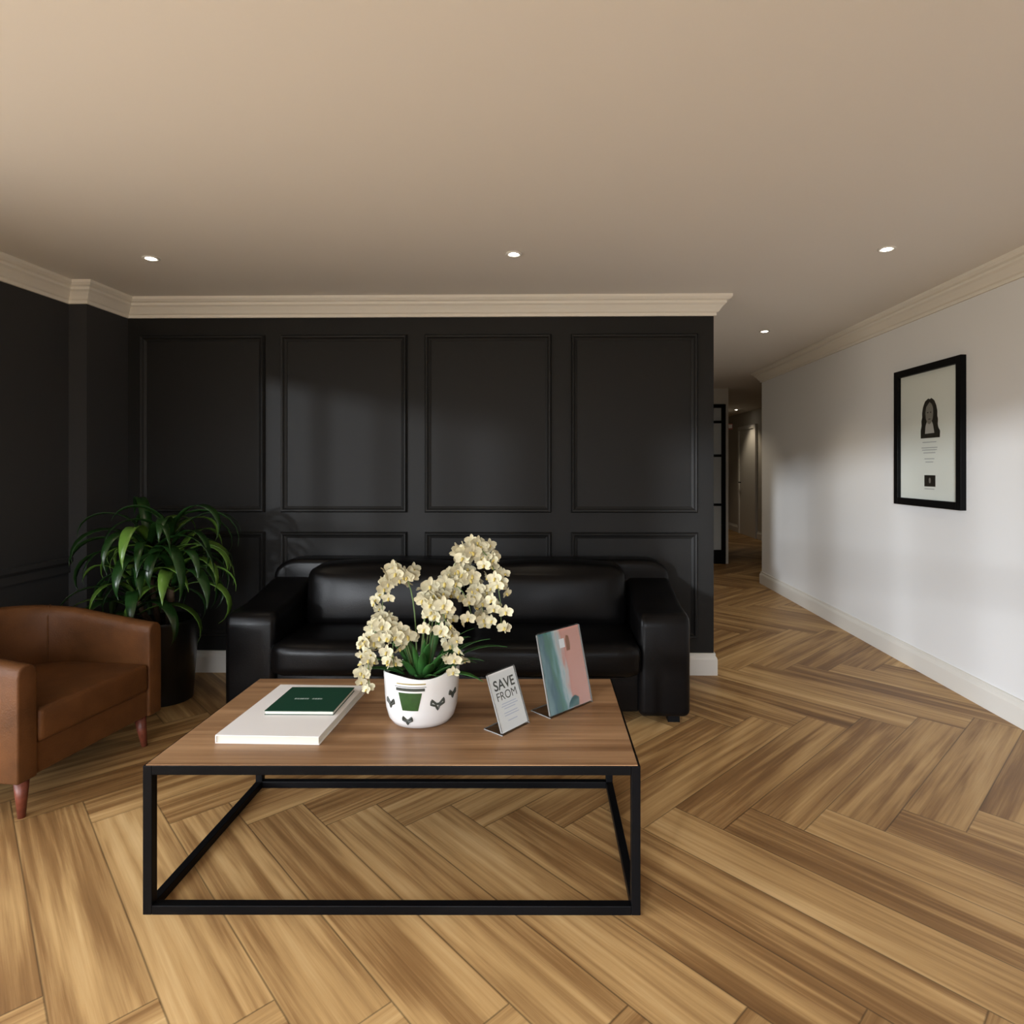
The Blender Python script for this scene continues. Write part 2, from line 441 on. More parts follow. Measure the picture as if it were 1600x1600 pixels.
struct('wall_corridor_end', bx(2.32, EX + .1, EY, EY + .1, 0, CH), M['hall'])

# rear wall with windows (behind the camera; the room's daylight)
WIN = [(-2.3, .4)]
wr = B(); xs = [LX - .1] + [q for p in WIN for q in p] + [RX + .1]
for i in range(0, len(xs), 2): box(wr, xs[i], xs[i + 1], RB - .12, RB, 0, CH)
for a, b in WIN:
    box(wr, a, b, RB - .12, RB, 0, WZ0); box(wr, a, b, RB - .12, RB, WZ1, CH)
struct('wall_rear', wr, M['white_wall'])
for i, (a, b) in enumerate(WIN):
    f = B()
    for x, hw in ((a + .03, .03), (-1.79, .025), (-1.36, .075), (-.96, .025), (-.51, .03), (-.06, .025), (b - .03, .03)):
        box(f, x - hw, x + hw, RB - .08, RB - .03, WZ0, WZ1)
    for z in (WZ0, 1.20, WZ1 - .05): box(f, a, b, RB - .075, RB - .035, z, z + .05)
    wi = struct('window_%d' % (i + 1), f, M['black_metal'])
    g = obj('window_pane', bx(a, b, RB - .058, RB - .054, WZ0, WZ1), M['glass'], wi)
    portal(((a + b) / 2, RB - .13, (WZ0 + WZ1) / 2), (math.radians(90), 0, 0), b - a, WZ1 - WZ0)

f = B()
for k in range(5):
    y = WY[0] + (WY[1] - WY[0]) * k / 4; box(f, LX - .08, LX - .03, max(WY[0], y - .03), min(WY[1], y + .03), WZ0, WZ1)
for z, h_ in ((WZ0, .05), (1.16, .07), (WZ1 - .05, .05)): box(f, LX - .075, LX - .035, WY[0], WY[1], z, z + h_)
wi = struct('window_3', f, M['black_metal'])
obj('window_pane', bx(LX - .058, LX - .054, WY[0], WY[1], WZ0, WZ1), M['glass'], wi)
portal((LX - .11, (WY[0] + WY[1]) / 2, (WZ0 + WZ1) / 2), (math.radians(90), 0, math.radians(-90)), WY[1] - WY[0], WZ1 - WZ0)

# panel mouldings on the dark wall
def panel(bm, x0, x1, z0, z1, y, w=.040, d=.024):
    """rectangular applied moulding, profile a stepped ridge, facing -Y"""
    prof = [(0, 0), (.0, .008), (.008, d), (.018, d * .9), (.026, d * .45), (w, .004), (w, 0)]
    ring = []
    for (cx, cz, sx_, sz_) in ((x0, z0, 1, 1), (x1, z0, -1, 1), (x1, z1, -1, -1), (x0, z1, 1, -1)):
        ring.append([bm.verts.new((cx + sx_ * o_, y - h, cz + sz_ * o_)) for o_, h in prof])
    for i in range(4):
        a, b = ring[i], ring[(i + 1) % 4]
        for k in range(len(prof) - 1): bm.faces.new((a[k], a[k + 1], b[k + 1], b[k]))
XP = [(-2.655, -1.845), (-1.742, -.925), (-.812, .000), (.125, .930)]
k = 1
for x0, x1 in XP:
    for z0, z1 in ((1.03, 2.17), (.23, .905)):
        bm = B(); panel(bm, x0, x1, z0, z1, BY)
        struct('trim_%d' % k, bm, M['dark_wall']); k += 1
# left wall panels + a projecting dado rail
def panel_left(y0, y1, z0, z1, x):
    bm = B(); panel(bm, y0, y1, z0, z1, 0)
    for v in bm.verts: v.co = Vector((x - v.co.y, v.co.x, v.co.z))
    return bm
struct('trim_%d' % k, sweep([(LX, 2.05), (LX, JY)], [(0, .70), (.012, .70), (.012, .745), (.03, .765), (.03, .79), (0, .79)], flip=-1), M['left_wall']); k += 1  # rail shares the lightened charcoal, standing in for light on its top

# cornice (profile: out from wall, height)
CP = [(0, 2.282), (.014, 2.282), (.014, 2.300), (.026, 2.306), (.036, 2.322), (.052, 2.342), (.066, 2.352), (.066, 2.366), (.082, 2.372), (.094, 2.384), (.094, CH), (0, CH)]
struct('trim_cornice_left', sweep([(LX, RB), (LX, JY), (LX2, JY), (LX2, BY), (BX, BY), (BX, HY)], CP, flip=-1), M['cornice'])
struct('trim_cornice_right', sweep([(RX, RB), (RX, RY), (EX, RY)], CP, flip=1), M['cornice'])
BP = [(0, 0), (.020, 0), (.020, .100), (.016, .112), (.010, .120), (.010, .136), (0, .138)]
struct('baseboard_left', sweep([(LX, RB), (LX, JY), (LX2, JY), (LX2, BY), (BX, BY), (BX, HY)], BP, flip=-1), M['trim'])
struct('baseboard_right', sweep([(RX, RB), (RX, RY), (EX, RY)], BP, flip=1), M['trim'])
struct('baseboard_corridor', sweep([(EX, RY), (EX, EY), (2.42, EY)], BP, flip=1), M['trim'])

# black steel glazed door at the end of the hall
d = B()
box(d, 1.40, 1.45, HY - .03, HY + .05, 0, 2.18); box(d, 2.322, 2.376, HY - .03, HY + .05, 0, 2.18)
box(d, 1.40, 2.376, HY - .03, HY + .05, 2.13, 2.18); box(d, 1.45, 2.322, HY - .02, HY + .03, 0, .19)
for z in (.79, 1.46, 1.92): box(d, 1.45, 2.322, HY - .02, HY + .03, z, z + .035)
box(d, 1.87, 1.90, HY - .02, HY + .03, .19, 2.13)
dr = struct('door_1', d, M['black_metal'])
obj('door_pane', bx(1.45, 2.322, HY + .002, HY + .010, .19, 2.13), M['lit_pane'], dr)
# pale panelled door in the far corridor
d = B()
box(d, EX - .03, EX, 11.35, 12.25, 0, 2.05)
d2 = B()
box(d2, EX - .045, EX, 11.27, 11.35, 0, 2.12); box(d2, EX - .045, EX, 12.25, 12.33, 0, 2.12); box(d2, EX - .045, EX, 11.35, 12.25, 2.05, 2.12)
dr = struct('door_2', d, M['trim'])
obj('door_frame', d2, M['trim'], dr)
obj('door_handle', tube(B(), [(EX - .03, 12.17, 1.02), (EX - .075, 12.17, 1.02), (EX - .075, 12.06, 1.02)], .01), M['black_metal'], dr)

# ------------------------------------------------------------------ downlights
def downlight(x, y, label, power=12):
    t = thing('downlight', label, 'ceiling light', (x, y, CH), 0, 'recessed ceiling downlights')
    r = B(); lathe(r, [(.024, -.001), (.040, -.001), (.042, -.005), (.036, -.008), (.026, -.006), (.024, -.001)], 32, cap=False)
    obj('trim_ring', r, M['white_metal'], t, smooth=True)
    b = B(); lathe(b, [(.024, -.004), (.016, -.008), (.0005, -.009)], 24)
    obj('lamp_lens', b, M['lamp'], t, smooth=True)
    l = bpy.data.lights.new('downlight_lamp', 'SPOT'); l.energy = power * .35; l.color = (1, .84, .62); l.spot_size = math.radians(100); l.spot_blend = .7; l.shadow_soft_size = .03
    o = bpy.data.objects.new('downlight_lamp', l); o.location = (0, 0, -.02); o.parent = t; COL.objects.link(o)
    return t
downlight(-2.065, 3.10, 'small lit recessed downlight over the potted plant in the left corner')
downlight(-.19, 3.07, 'small lit recessed downlight above the middle of the black sofa')
downlight(1.655, 3.03, 'brightest recessed downlight, in the ceiling before the hall near the framed poster')
downlight(1.69, 4.85, 'recessed downlight in the hall ceiling past the end of the dark wall', 40)
downlight(1.69, 7.0, 'unseen recessed downlight added to brighten the hall before the black steel door', 50)  # out-of-view lamp, added to lighten the hall
downlight(3.46, 11.45, 'tiny distant downlight in the far corridor ceiling', 55)

t = thing('alarm_box', 'small faded red box high on the corridor wall beside the black steel door', 'alarm', (2.42, 8.42, 1.84))
obj('housing', bx(0, .07, -.03, .03, 0, .08), M['alarm'], t, bevel=.006)
obj('face_plate', bx(.012, .058, -.034, -.03, .015, .065), M['white_metal'], t)

# ------------------------------------------------------------------ coffee table
t = thing('coffee_table', 'low rectangular coffee table with brown wooden top and open black metal box frame', 'coffee table', (-.477, 2.150, 0), math.radians(.9))
HX, HYT, TH = .734, .367, .442
T = .027
for sx_ in (-1, 1):
    for sy_ in (-1, 1):
        x = sx_ * (HX - T / 2); y = sy_ * (HYT - T / 2)
        obj('leg', bx(x - T / 2, x + T / 2, y - T / 2, y + T / 2, 0, TH - .003), M['black_metal'], t, bevel=.002)
for sy_ in (-1, 1):
    y = sy_ * (HYT - T / 2)
    obj('bottom_rail', bx(-HX + T, HX - T, y - T / 2, y + T / 2, 0, T), M['black_metal'], t, bevel=.002)
    obj('top_rail', bx(-HX + T, HX - T, y - T / 2, y + T / 2, TH - .003 - T, TH - .003), M['black_metal'], t, bevel=.002)
for sx_ in (-1, 1):
    x = sx_ * (HX - T / 2)
    obj('bottom_rail', bx(x - T / 2, x + T / 2, -HYT + T, HYT - T, 0, T), M['black_metal'], t, bevel=.002)
    obj('top_rail', bx(x - T / 2, x + T / 2, -HYT + T, HYT - T, TH - .003 - T, TH - .003), M['black_metal'], t, bevel=.002)
def uvbox_top(x0, x1, y0, y1, z0, z1, planks=6):
    bm = B(); uvl = bm.loops.layers.uv.new('UVMap'); cl = bm.loops.layers.float_color.new('seed')
    for i in range(planks):
        a = y0 + (y1 - y0) * i / planks; b = y0 + (y1 - y0) * (i + 1) / planks
        n0 = len(bm.faces); box(bm, x0, x1, a, b, z0, z1); bm.faces.ensure_lookup_table()
        s = random.random()
        for f in bm.faces[n0:]:
            for l in f.loops:
                c = l.vert.co; l[uvl].uv = (c.x + s * 5, c.y + c.z + s * 3); l[cl] = (s, s, s, 1)
    return bm
obj('tabletop', uvbox_top(-HX + .008, HX - .008, -HYT + .003, HYT - .003, TH - .0028, TH, 1), M['table'], t)

# ------------------------------------------------------------------ sofa
t = thing('sofa', 'black leather two-cushion sofa with thick arms against the charcoal panelled wall', 'sofa', (-.495, 3.48, 0))
SX0, SX1 = -1.205, 1.209      # local half extents (world -1.70 .. .714)
AW = .265
def arm(x0, x1):
    pr = [(-.36, .035), (-.36, .50), (-.352, .535), (-.33, .558), (-.29, .566), (-.15, .575), (0.0, .605), (.15, .645), (.30, .665), (.345, .665), (.345, .035)]
    return prism(pr, 'x', x0, x1)
for a, b in ((SX0, SX0 + AW), (SX1 - AW, SX1)):
    obj('arm', arm(a, b), M['black_leather'], t, bevel=.035, seg=5)
sh = [(SX0, .06)]
for k in range(7):
    a = PI - k / 6 * PI / 2; sh.append((SX0 + .15 + .15 * math.cos(a), .655 + .105 * math.sin(a)))
for k in range(7):
    a = PI / 2 - k / 6 * PI / 2; sh.append((SX1 - .15 + .15 * math.cos(a), .655 + .105 * math.sin(a)))
sh.append((SX1, .06))
obj('back_shell', prism(sh, 'y', .20, .375), M['black_leather'], t, bevel=.035, seg=5)
obj('base', bx(SX0 + AW - .01, SX1 - AW + .01, -.33, .30, .05, .27), M['black_leather'], t, bevel=.02, seg=3)
mid = (SX0 + SX1) / 2
for a, b in ((SX0 + AW - .004, mid - .002), (mid + .002, SX1 - AW + .004)):
    obj('seat_cushion', cushion(a, b, -.430, .20, .25, .425, p=5.2, puff=.012), M['black_leather'], t, smooth=True)
for a, b in ((SX0 + AW + .02, mid - .002), (mid + .002, SX1 - AW - .02)):
    bc = cushion(a, b, -.05, .22, .40, .745, p=6.2, puff=.03)
    for v in bc.verts: v.co.y += (v.co.z - .40) * .12
    obj('back_cushion', bc, M['black_leather'], t, smooth=True)
for sx_ in (SX0 + .08, SX1 - .08):
    for y in (-.29, .30):
        obj('leg', bx(sx_ - .03, sx_ + .03, y - .03, y + .03, 0, .055), M['black_metal'], t)

# ------------------------------------------------------------------ armchair  (local: front faces +x)
t = thing('armchair', 'tan brown leather tub armchair with tapered reddish wooden legs', 'armchair', (-2.250, 2.585, 0), math.radians(-6.6))
HW, FD, BD, TK = .352, .335, -.345, .078   # half width, front x, back x, shell thickness
def ushape(offset):
    """outline of the tub: front of the right arm, round the back, front of the left arm"""
    hw = HW - offset; bd = BD + offset; r = .30 - offset * .8
    pts = []
    n = 6
    for i in range(n): pts.append((FD + (bd + r - FD) * i / n, -hw))
    for i in range(9):
        a = -PI / 2 - i / 8 * PI / 2; pts.append((bd + r + r * math.cos(a), -hw + r + r * math.sin(a)))
    for i in range(1, 4): pts.append((bd, -hw + r + (2 * hw - 2 * r) * i / 4))
    for i in range(9):
        a = PI - i / 8 * PI / 2; pts.append((bd + r + r * math.cos(a), hw - r + r * math.sin(a)))
    for i in range(1, n + 1): pts.append((bd + r + (FD - bd - r) * i / n, hw))
    return pts
O_, I_ = ushape(0), ushape(TK)
def toph(x):
    u = max(0, min(1, (FD - x) / (FD - BD))); return .578 + .098 * (u ** 1.1)
bm = B(); rings = []
for (ox, oy), (ix, iy) in zip(O_, I_):
    h = toph(ox); cx_, cy_ = (ox + ix) / 2, (oy + iy) / 2
    R = []
    def lerp(f): return (ox + (ix - ox) * f, oy + (iy - oy) * f)
    for f, z in ((0, .15), (0, h - .04), (.06, h - .015), (.22, h - .001), (.5, h + .004), (.78, h - .002), (.94, h - .016), (1, h - .045), (1.0, .30), (1, .15)):
        x, y = lerp(f); R.append(bm.verts.new((x, y, z)))
    rings.append(R)
for a, b in zip(rings, rings[1:]):
    for i in range(len(a)):
        j = (i + 1) % len(a); bm.faces.new((a[i], a[j], b[j], b[i]))
bm.faces.new(rings[0]); bm.faces.new(rings[-1])
shell = obj('backrest_shell', bm, M['tan_leather'], t, bevel=.008, seg=3)
# seams where the back meets the sides
for s_ in (9, len(I_) - 10):
    ix, iy = I_[s_]; ox, oy = O_[s_]; h = toph(ox)
    d_ = Vector((ix - ox, iy - oy)).normalized() * .001
    obj('seam', tube(B(), [(ix + d_.x, iy + d_.y, .40), (ix + d_.x, iy + d_.y, h - .045), ((ix * .75 + ox * .25), (iy * .75 + oy * .25), h + .001), (ox * .75 + ix * .25, oy * .75 + iy * .25, h + .001)], .003, 6), M['tan_leather'], shell)
pts = [(FD - .012, -HW + TK - .01)] + [p for p in ushape(TK - .01)][1:-1] + [(FD - .012, HW - TK + .01)]
obj('base', prism(pts, 'z', .15, .275), M['tan_leather'], t, bevel=.01)
ic = ushape(TK + .003)
inner = [(FD + .004, ic[0][1])] + ic[1:-1] + [(FD + .004, ic[-1][1])]
bm = prism(inner, 'z', .27, .40)
obj('seat_cushion', bm, M['tan_leather'], t, bevel=.022, seg=4)
for sx_, sy_ in ((1, -1), (1, 1), (-1, -1), (-1, 1)):
    cx_, cy_ = sx_ * .275 + (0 if sx_ > 0 else .02), sy_ * (.285 if sx_ > 0 else .22)
    lg = B(); lathe(lg, [(.0125, 0), (.027, .155)], 16)
    for v in lg.verts:
        u = v.co.z / .155; v.co.x += cx_ + sx_ * .015 * (1 - u); v.co.y += cy_ + sy_ * .012 * (1 - u)
    obj('leg', lg, M['red_wood'], t, smooth=True)

# ------------------------------------------------------------------ strap leaf builder
def strap(bm, base, heading, length, width, rise, droop, fold=.25, n=12, cross=3, twist=0):
    """arching leaf starting at base, climbing at angle rise and bending down by droop radians"""
    uvl = bm.loops.layers.uv.verify()
    p = Vector(base); ang = rise; ds = length / n; rows = []
    side = Vector((-math.sin(heading), math.cos(heading), 0)); hd = Vector((math.cos(heading), math.sin(heading), 0))
    for i in range(n + 1):
        t_ = i / n
        wd = width * (math.sin(PI * min(1, .12 + t_ * .88)) ** .7) * (1 if t_ < .7 else 1 - ((t_ - .7) / .3) ** 2 * .8)
        fw = hd * math.cos(ang) + Vector((0, 0, 1)) * math.sin(ang)
        nr = side.cross(fw) * -1
        tw = twist * t_
        sd = side * math.cos(tw) + nr * math.sin(tw)
        row = []
        for c in range(-1, 2) if cross == 3 else range(-2, 3):
            f = c / (1 if cross == 3 else 2)
            row.append(bm.verts.new(p + sd * (wd / 2 * f) + nr * (abs(f) * wd / 2 * fold)))
        rows.append(row)
        p = p + fw * ds; ang -= droop / n * (.5 + t_)
    for i in range(n):
        for c in range(len(rows[0]) - 1):
            f = bm.faces.new((rows[i][c], rows[i][c + 1], rows[i + 1][c + 1], rows[i + 1][c]))
            m_ = len(rows[0]) - 1
            for l, uvv in zip(f.loops, ((i / n, c / m_), (i / n, (c + 1) / m_), ((i + 1) / n, (c + 1) / m_), ((i + 1) / n, c / m_))):
                l[uvl].uv = uvv
    return bm

def leafobj(name, bm, m, parent):
    me = bpy.data.meshes.new(name); bm.to_mesh(me); bm.free(); me.materials.append(m)
    for p in me.polygons: p.use_smooth = True
    o = bpy.data.objects.new(name, me); COL.objects.link(o); o.parent = parent
    s = o.modifiers.new('thickness', 'SOLIDIFY'); s.thickness = .0012
    return o

# ------------------------------------------------------------------ potted plant in the corner
t = thing('potted_plant', 'tall leafy plant with arching yellow-striped leaves in a black planter in the corner', 'plant', (-2.19, 3.42, 0))
pl = B(); lathe(pl, [(.125, 0), (.135, .005), (.165, .44), (.172, .46), (.165, .463), (.155, .455), (.150, .42), (.01, .42)], 40)
obj('planter', pl, M['planter'], t, smooth=True)
so = B(); lathe(so, [(.152, .415), (.10, .425), (.01, .43)], 24)
obj('soil', so, M['soil'], t, smooth=True)
rnd = random.Random(11)
crowns = [(-.08, -.03, .84, 26, .62), (.07, -.05, .72, 22, .52), (-.10, -.10, .60, 20, .52), (.03, .0, .92, 14, .46)]
for cx_, cy_, cz_, nl, ll in crowns:
    obj('cane', tube(B(), [(cx_ * .4, cy_ * .4, .42), (cx_ * .8, cy_ * .8, .42 + (cz_ - .42) * .5), (cx_, cy_, cz_)], [.017, .015, .012], 10), M['cane'], t, smooth=True)
    for i in range(nl):
        u_ = i / nl
        hd = i * 2.399 + rnd.uniform(-.2, .2)
        # keep leaves out of the wall corner
        L_ = ll * rnd.uniform(.8, 1.1)
        wx = -2.19 + cx_ + math.cos(hd) * L_ * .75; wy = 3.42 + cy_ + math.sin(hd) * L_ * .75
        if wy > 3.78: L_ *= .62
        if wx < -2.62: L_ *= .85
        wd_, ri_, dr_, tw_ = rnd.uniform(.046, .068), rnd.uniform(.35, .75) + u_ * .6, rnd.uniform(2.7, 3.7), rnd.uniform(-.5, .5)
        for _ in range(12):
            bm = B(); strap(bm, (cx_ + .01 * math.cos(hd), cy_ + .01 * math.sin(hd), cz_ - .10 * (1 - u_) + .05 * u_), hd, L_, wd_, ri_, dr_, twist=tw_)
            if max(v.co.x for v in bm.verts) < .41 and min(v.co.y for v in bm.verts) > -.42 and max(v.co.y for v in bm.verts) < .44: break
            bm.free(); L_ *= .88
        for v in bm.verts:
            if v.co.y > JY - 3.42 - .04: v.co.x = max(v.co.x, LX2 + 2.19 + .03)
        leafobj('leaf', bm, M['striped_leaf'] if rnd.random() < .6 else M['bright_leaf'], t)

# ------------------------------------------------------------------ orchid in a white pot
OS = .93
PX_, PY_ = -.452, 2.115
t = thing('potted_orchid', 'cream white orchid spray in a round white painted ceramic pot on the coffee table', 'flowers', (PX_, PY_, TH))
SXp, SYp = 1.0, .88
prof = [(.085, 0), (.100, .004), (.113, .022), (.122, .055), (.1265, .10), (.129, .145), (.131, .175)]
def pr_r(z):
    for (r0, z0), (r1, z1) in zip(prof, prof[1:]):
        if z <= z1: return r0 + (r1 - r0) * (z - z0) / (z1 - z0)
    return prof[-1][0]
pb = B(); seg = 64
full = prof + [(.129, .180), (.124, .178), (.120, .15), (.115, .12), (.01, .115)]
lathe(pb, full, seg, SXp, SYp)
for v in pb.verts:     # wavy rim with a raised lip on the right
    if v.co.z > .14:
        a = math.atan2(v.co.y, v.co.x); f = (v.co.z - .14) / .04
        v.co.z += f * (.006 * math.cos(3 * a + .6) + .008 * math.exp(-((a + .3) / .5) ** 2))
pot = obj('pot', pb, M['white_ceramic'], t, smooth=True)
def onpot(s, z, lift=.0012):
    """s: arc metres to the right of the side facing the camera"""
    a = -PI / 2 - math.radians(4) + s / .127
    r = pr_r(z) + lift
    return (r * SXp * math.cos(a), r * SYp * math.sin(a), z)
def patch(bm, f, nu=10, nv=8):
    g = [[bm.verts.new(onpot(*f(i / nu, j / nv))) for i in range(nu + 1)] for j in range(nv + 1)]
    for j in range(nv):
        for i in range(nu): bm.faces.new((g[j][i], g[j][i + 1], g[j + 1][i + 1], g[j + 1][i]))
def stroke(bm, pts, w_=.0016):
    P = []
    for (a, b), (c, d_) in zip(pts, pts[1:]):
        for k_ in range(4): P.append((a + (c - a) * k_ / 4, b + (d_ - b) * k_ / 4))
    P.append(pts[-1])
    tube(bm, [onpot(x, z, .0004) for x, z in P], w_, 6)
C0 = -.008
e = B(); patch(e, lambda u, v: (C0 + (u - .5) * (.056 + .026 * v), .070 + v * .060)); obj('painted_flowerpot', e, M['pot_green'], pot)
e = B()
patch(e, lambda u, v: (C0 + (u - .5) * .100, .136 + v * .010))
patch(e, lambda u, v: (C0 + (u - .5) * .110, .149 + v * .002))
obj('painted_rim', e, M['pot_line'], pot)
def fly(cx_, cz_, s):
    e = B()
    stroke(e, [(cx_ - .25 * s, cz_), (cx_ - s, cz_ + .7 * s), (cx_ - 1.1 * s, cz_), (cx_ - .3 * s, cz_ - .3 * s), (cx_, cz_ - .9 * s),
               (cx_ + .3 * s, cz_ - .3 * s), (cx_ + 1.1 * s, cz_), (cx_ + s, cz_ + .7 * s), (cx_ + .25 * s, cz_), (cx_ - .25 * s, cz_)], .0038)
    obj('painted_butterfly', e, M['pot_line'], pot)
for q in ((C0 - .012, .036, .016), (C0 + .095, .088, .022), (C0 - .082, .088, .018), (C0 + .16, .110, .016)): fly(*q)
e = B(); patch(e, lambda u, v: (-.055 + u * .10, .158 + v * .004), 16, 2); obj('painted_band', e, M['pot_gold'], pot)
so = B(); lathe(so, [(.121, .158), (.06, .168), (.01, .170)], 32, SXp, SYp); obj('soil', so, M['soil'], t, smooth=True)

rnd = random.Random(5)
for i in range(34):
    hd = rnd.uniform(0, 2 * PI); L_ = rnd.uniform(.13, .26) * (.8 if math.sin(hd) < -.3 else 1)
    bm = B(); strap(bm, (.04 * math.cos(hd), .04 * math.sin(hd), .14), hd, L_, rnd.uniform(.022, .034), rnd.uniform(.6, 1.3), rnd.uniform(.7, 1.5) * (.45 if math.sin(hd) < -.2 else 1), fold=.3, n=9)
    for v in bm.verts: v.co.z = max(v.co.z, .165 if v.co.xy.length < .17 else .14)
    leafobj('leaf', bm, M['orchid_leaf'], t)
for hd, L_, rs, dr in ((.05, .30, .75, 1.1), (-.5, .24, .45, .9), (3.3, .2, .5, 1.0), (1.2, .24, 1.2, .6), (-1.2, .22, 1.2, .9)):
    bm = B(); strap(bm, (.03 * math.cos(hd), .03 * math.sin(hd), .14), hd, L_, .03, rs, dr, fold=.3, n=9)
    leafobj('leaf', bm, M['orchid_leaf'], t)

# one flower: three narrow sepals, two broad petals, a small lip
def flower_mesh(seed):
    r = random.Random(seed); bm = B()
    def petal(a, ln, wd, cup):
        rows = []
        for i in range(5):
            u_ = i / 4; w_ = wd * math.sin(PI * min(1, .15 + u_ * .78)) ** .8
            z = cup * (u_ ** 1.6) * ln
            row = []
            for c in (-1, 0, 1):
                x = u_ * ln + .002; y = c * w_ / 2
                row.append(bm.verts.new((math.cos(a) * x - math.sin(a) * y, math.sin(a) * x + math.cos(a) * y, z + abs(c) * .003 + r.uniform(-.001, .001))))
            rows.append(row)
        for i in range(4):
            for c in range(2): bm.faces.new((rows[i][c], rows[i][c + 1], rows[i + 1][c + 1], rows[i + 1][c]))
    for a in (PI / 2, PI / 2 + 2.1, PI / 2 - 2.1): petal(a, .027, .017, r.uniform(.0, .25))
    for a in (.15, PI - .15): petal(a, .029, .030, r.uniform(.05, .35))
    n0 = len(bm.faces)
    tube(bm, [(0, 0, .0), (0, -.003, .006), (0, -.008, .010), (0, -.013, .009)], [.003, .005, .004, .002], 6)
    bm.faces.ensure_lookup_table()
    for f in bm.faces[n0:]: f.material_index = 1
    me = bpy.data.meshes.new('flower'); bm.to_mesh(me); bm.free(); me.materials.append(M['petal']); me.materials.append(M['petal_heart'])
    for p in me.polygons: p.use_smooth = True
    return me
FM = [flower_mesh(s) for s in range(5)]
# stems: control points local to the pot (x right, y away, z up); flowers strung on the outer part
def bez(P, t_):
    P = [Vector(p) for p in P]
    while len(P) > 1: P = [a.lerp(b, t_) for a, b in zip(P, P[1:])]
    return P[0]
STEMS = [
    # tall right spray arching over to the right
    ([(.02, 0, .14), (.05, .02, .42), (.12, .02, .82), (.30, .00, .72), (.30, -.02, .36)], .46, 1.0, 20),
    ([(.01, .02, .14), (.00, .03, .40), (.08, .03, .72), (.22, .03, .56), (.235, .0, .36)], .50, 1.0, 13),
    # middle
    ([(.0, -.01, .14), (.02, -.02, .38), (.0, -.05, .60), (.12, -.09, .46), (.14, -.07, .20)], .48, 1.0, 15),
    ([(-.01, .01, .14), (.00, .0, .36), (.03, .03, .62), (.05, .0, .52), (.05, -.06, .34)], .45, 1.0, 10),
    ([(.01, .03, .14), (.03, .03, .40), (.06, .02, .58), (.16, -.02, .54), (.19, -.03, .40)], .40, 1.0, 10),
    # upper left
    ([(-.02, .01, .14), (-.03, .02, .42), (-.02, .02, .66), (-.17, .02, .60), (-.15, .0, .36)], .46, 1.0, 14),
    # left, low and drooping
    ([(-.03, -.01, .14), (-.05, -.03, .36), (-.14, -.04, .46), (-.20, -.05, .34), (-.18, -.06, .14)], .40, 1.0, 16),
    ([(-.02, -.02, .14), (-.04, -.04, .30), (-.06, -.08, .42), (-.10, -.09, .34), (-.08, -.09, .22)], .45, 1.0, 9),
]
fill = B()
for P, t0, t1, nf in STEMS:
    P = [(x * OS, y, .14 + (z - .14) * .90) for x, y, z in P]
    pts_ = [bez(P, i / 16) for i in range(17)]
    st = obj('stem', tube(B(), pts_, [.0032 - .0018 * i / 16 for i in range(17)], 6), M['stem'], t, smooth=True)
    for i in range(nf):
        u_ = t0 + (t1 - t0) * i / (nf - 1)
        p = bez(P, u_)
        off = Vector((rnd.uniform(-.026, .026), rnd.uniform(-.034, .016), rnd.uniform(-.020, .020)))
        f = bpy.data.objects.new('flower', FM[rnd.randrange(5)]); COL.objects.link(f); f.parent = st
        f.location = p + off
        d_ = Vector((off.x * 14 + rnd.uniform(-.5, .5), -1.0 + off.y * 6, rnd.uniform(-.35, .35))).normalized()
        f.rotation_euler = d_.to_track_quat('Z', 'Y').to_euler()
        s_ = rnd.uniform(.95, 1.2) * (1 - .25 * (u_ - t0) / (t1 - t0)); f.scale = (s_, s_, s_)
        for q in range(1 + i % 2):
            mm = FM[rnd.randrange(5)].copy()
            o2 = Vector((rnd.uniform(-.03, .03), rnd.uniform(-.02, .04), rnd.uniform(-.026, .026)))
            d2 = Vector((o2.x * 14 + rnd.uniform(-.8, .8), rnd.uniform(-1, .3), rnd.uniform(-.6, .6))).normalized()
            mm.transform(Matrix.Translation(p + o2) @ d2.to_track_quat('Z', 'Y').to_matrix().to_4x4() @ Matrix.Scale(s_ * .9, 4))
            fill.from_mesh(mm); bpy.data.meshes.remove(mm)

me = bpy.data.meshes.new('small_blossoms'); fill.to_mesh(me); fill.free(); me.materials.append(M['petal']); me.materials.append(M['petal_heart'])
for p in me.polygons: p.use_smooth = True
fo = bpy.data.objects.new('small_blossoms', me); COL.objects.link(fo); fo.parent = t; fo['kind'] = 'stuff'

# ------------------------------------------------------------------ books
t = thing('book', 'large white hardcover book lying flat on the left of the coffee table', 'book', (-.897, 2.136, TH), math.radians(-1.0))
HWB, HDB = .168, .225
obj('cover', box(box(box(B(), -HWB, HWB, -HDB, HDB, 0, .003), -HWB, HWB, -HDB, HDB, .024, .027), -HWB, -HWB + .004, -HDB, HDB, .003, .024), M['white_cover'], t, bevel=.001)
obj('pages', bx(-HWB + .004, HWB - .004, -HDB + .004, HDB - .004, .003, .024), M['page'], t)
t = thing('book', 'small dark green book with pale lettering on top of the large white book', 'book', (-.867, 2.185, TH + .027), math.radians(0))
obj('pages', bx(-.117, .117, -.110, .110, .002, .012), M['page'], t)
cv = obj('cover', box(box(B(), -.119, .119, -.112, .112, .012, .0145), -.119, .119, -.112, .112, 0, .002), M['green_cover'], t)
e = B(); x = -.060
for wd in (.009, .010, .007, .010, .009, .007, 0, .009, .010, .009, .006, .002):
    if wd: box(e, x, x + wd * .75, -.008, .002, .0145, .0149)
    x += wd if wd else .012
obj('lettering', e, M['white_ink'], cv)

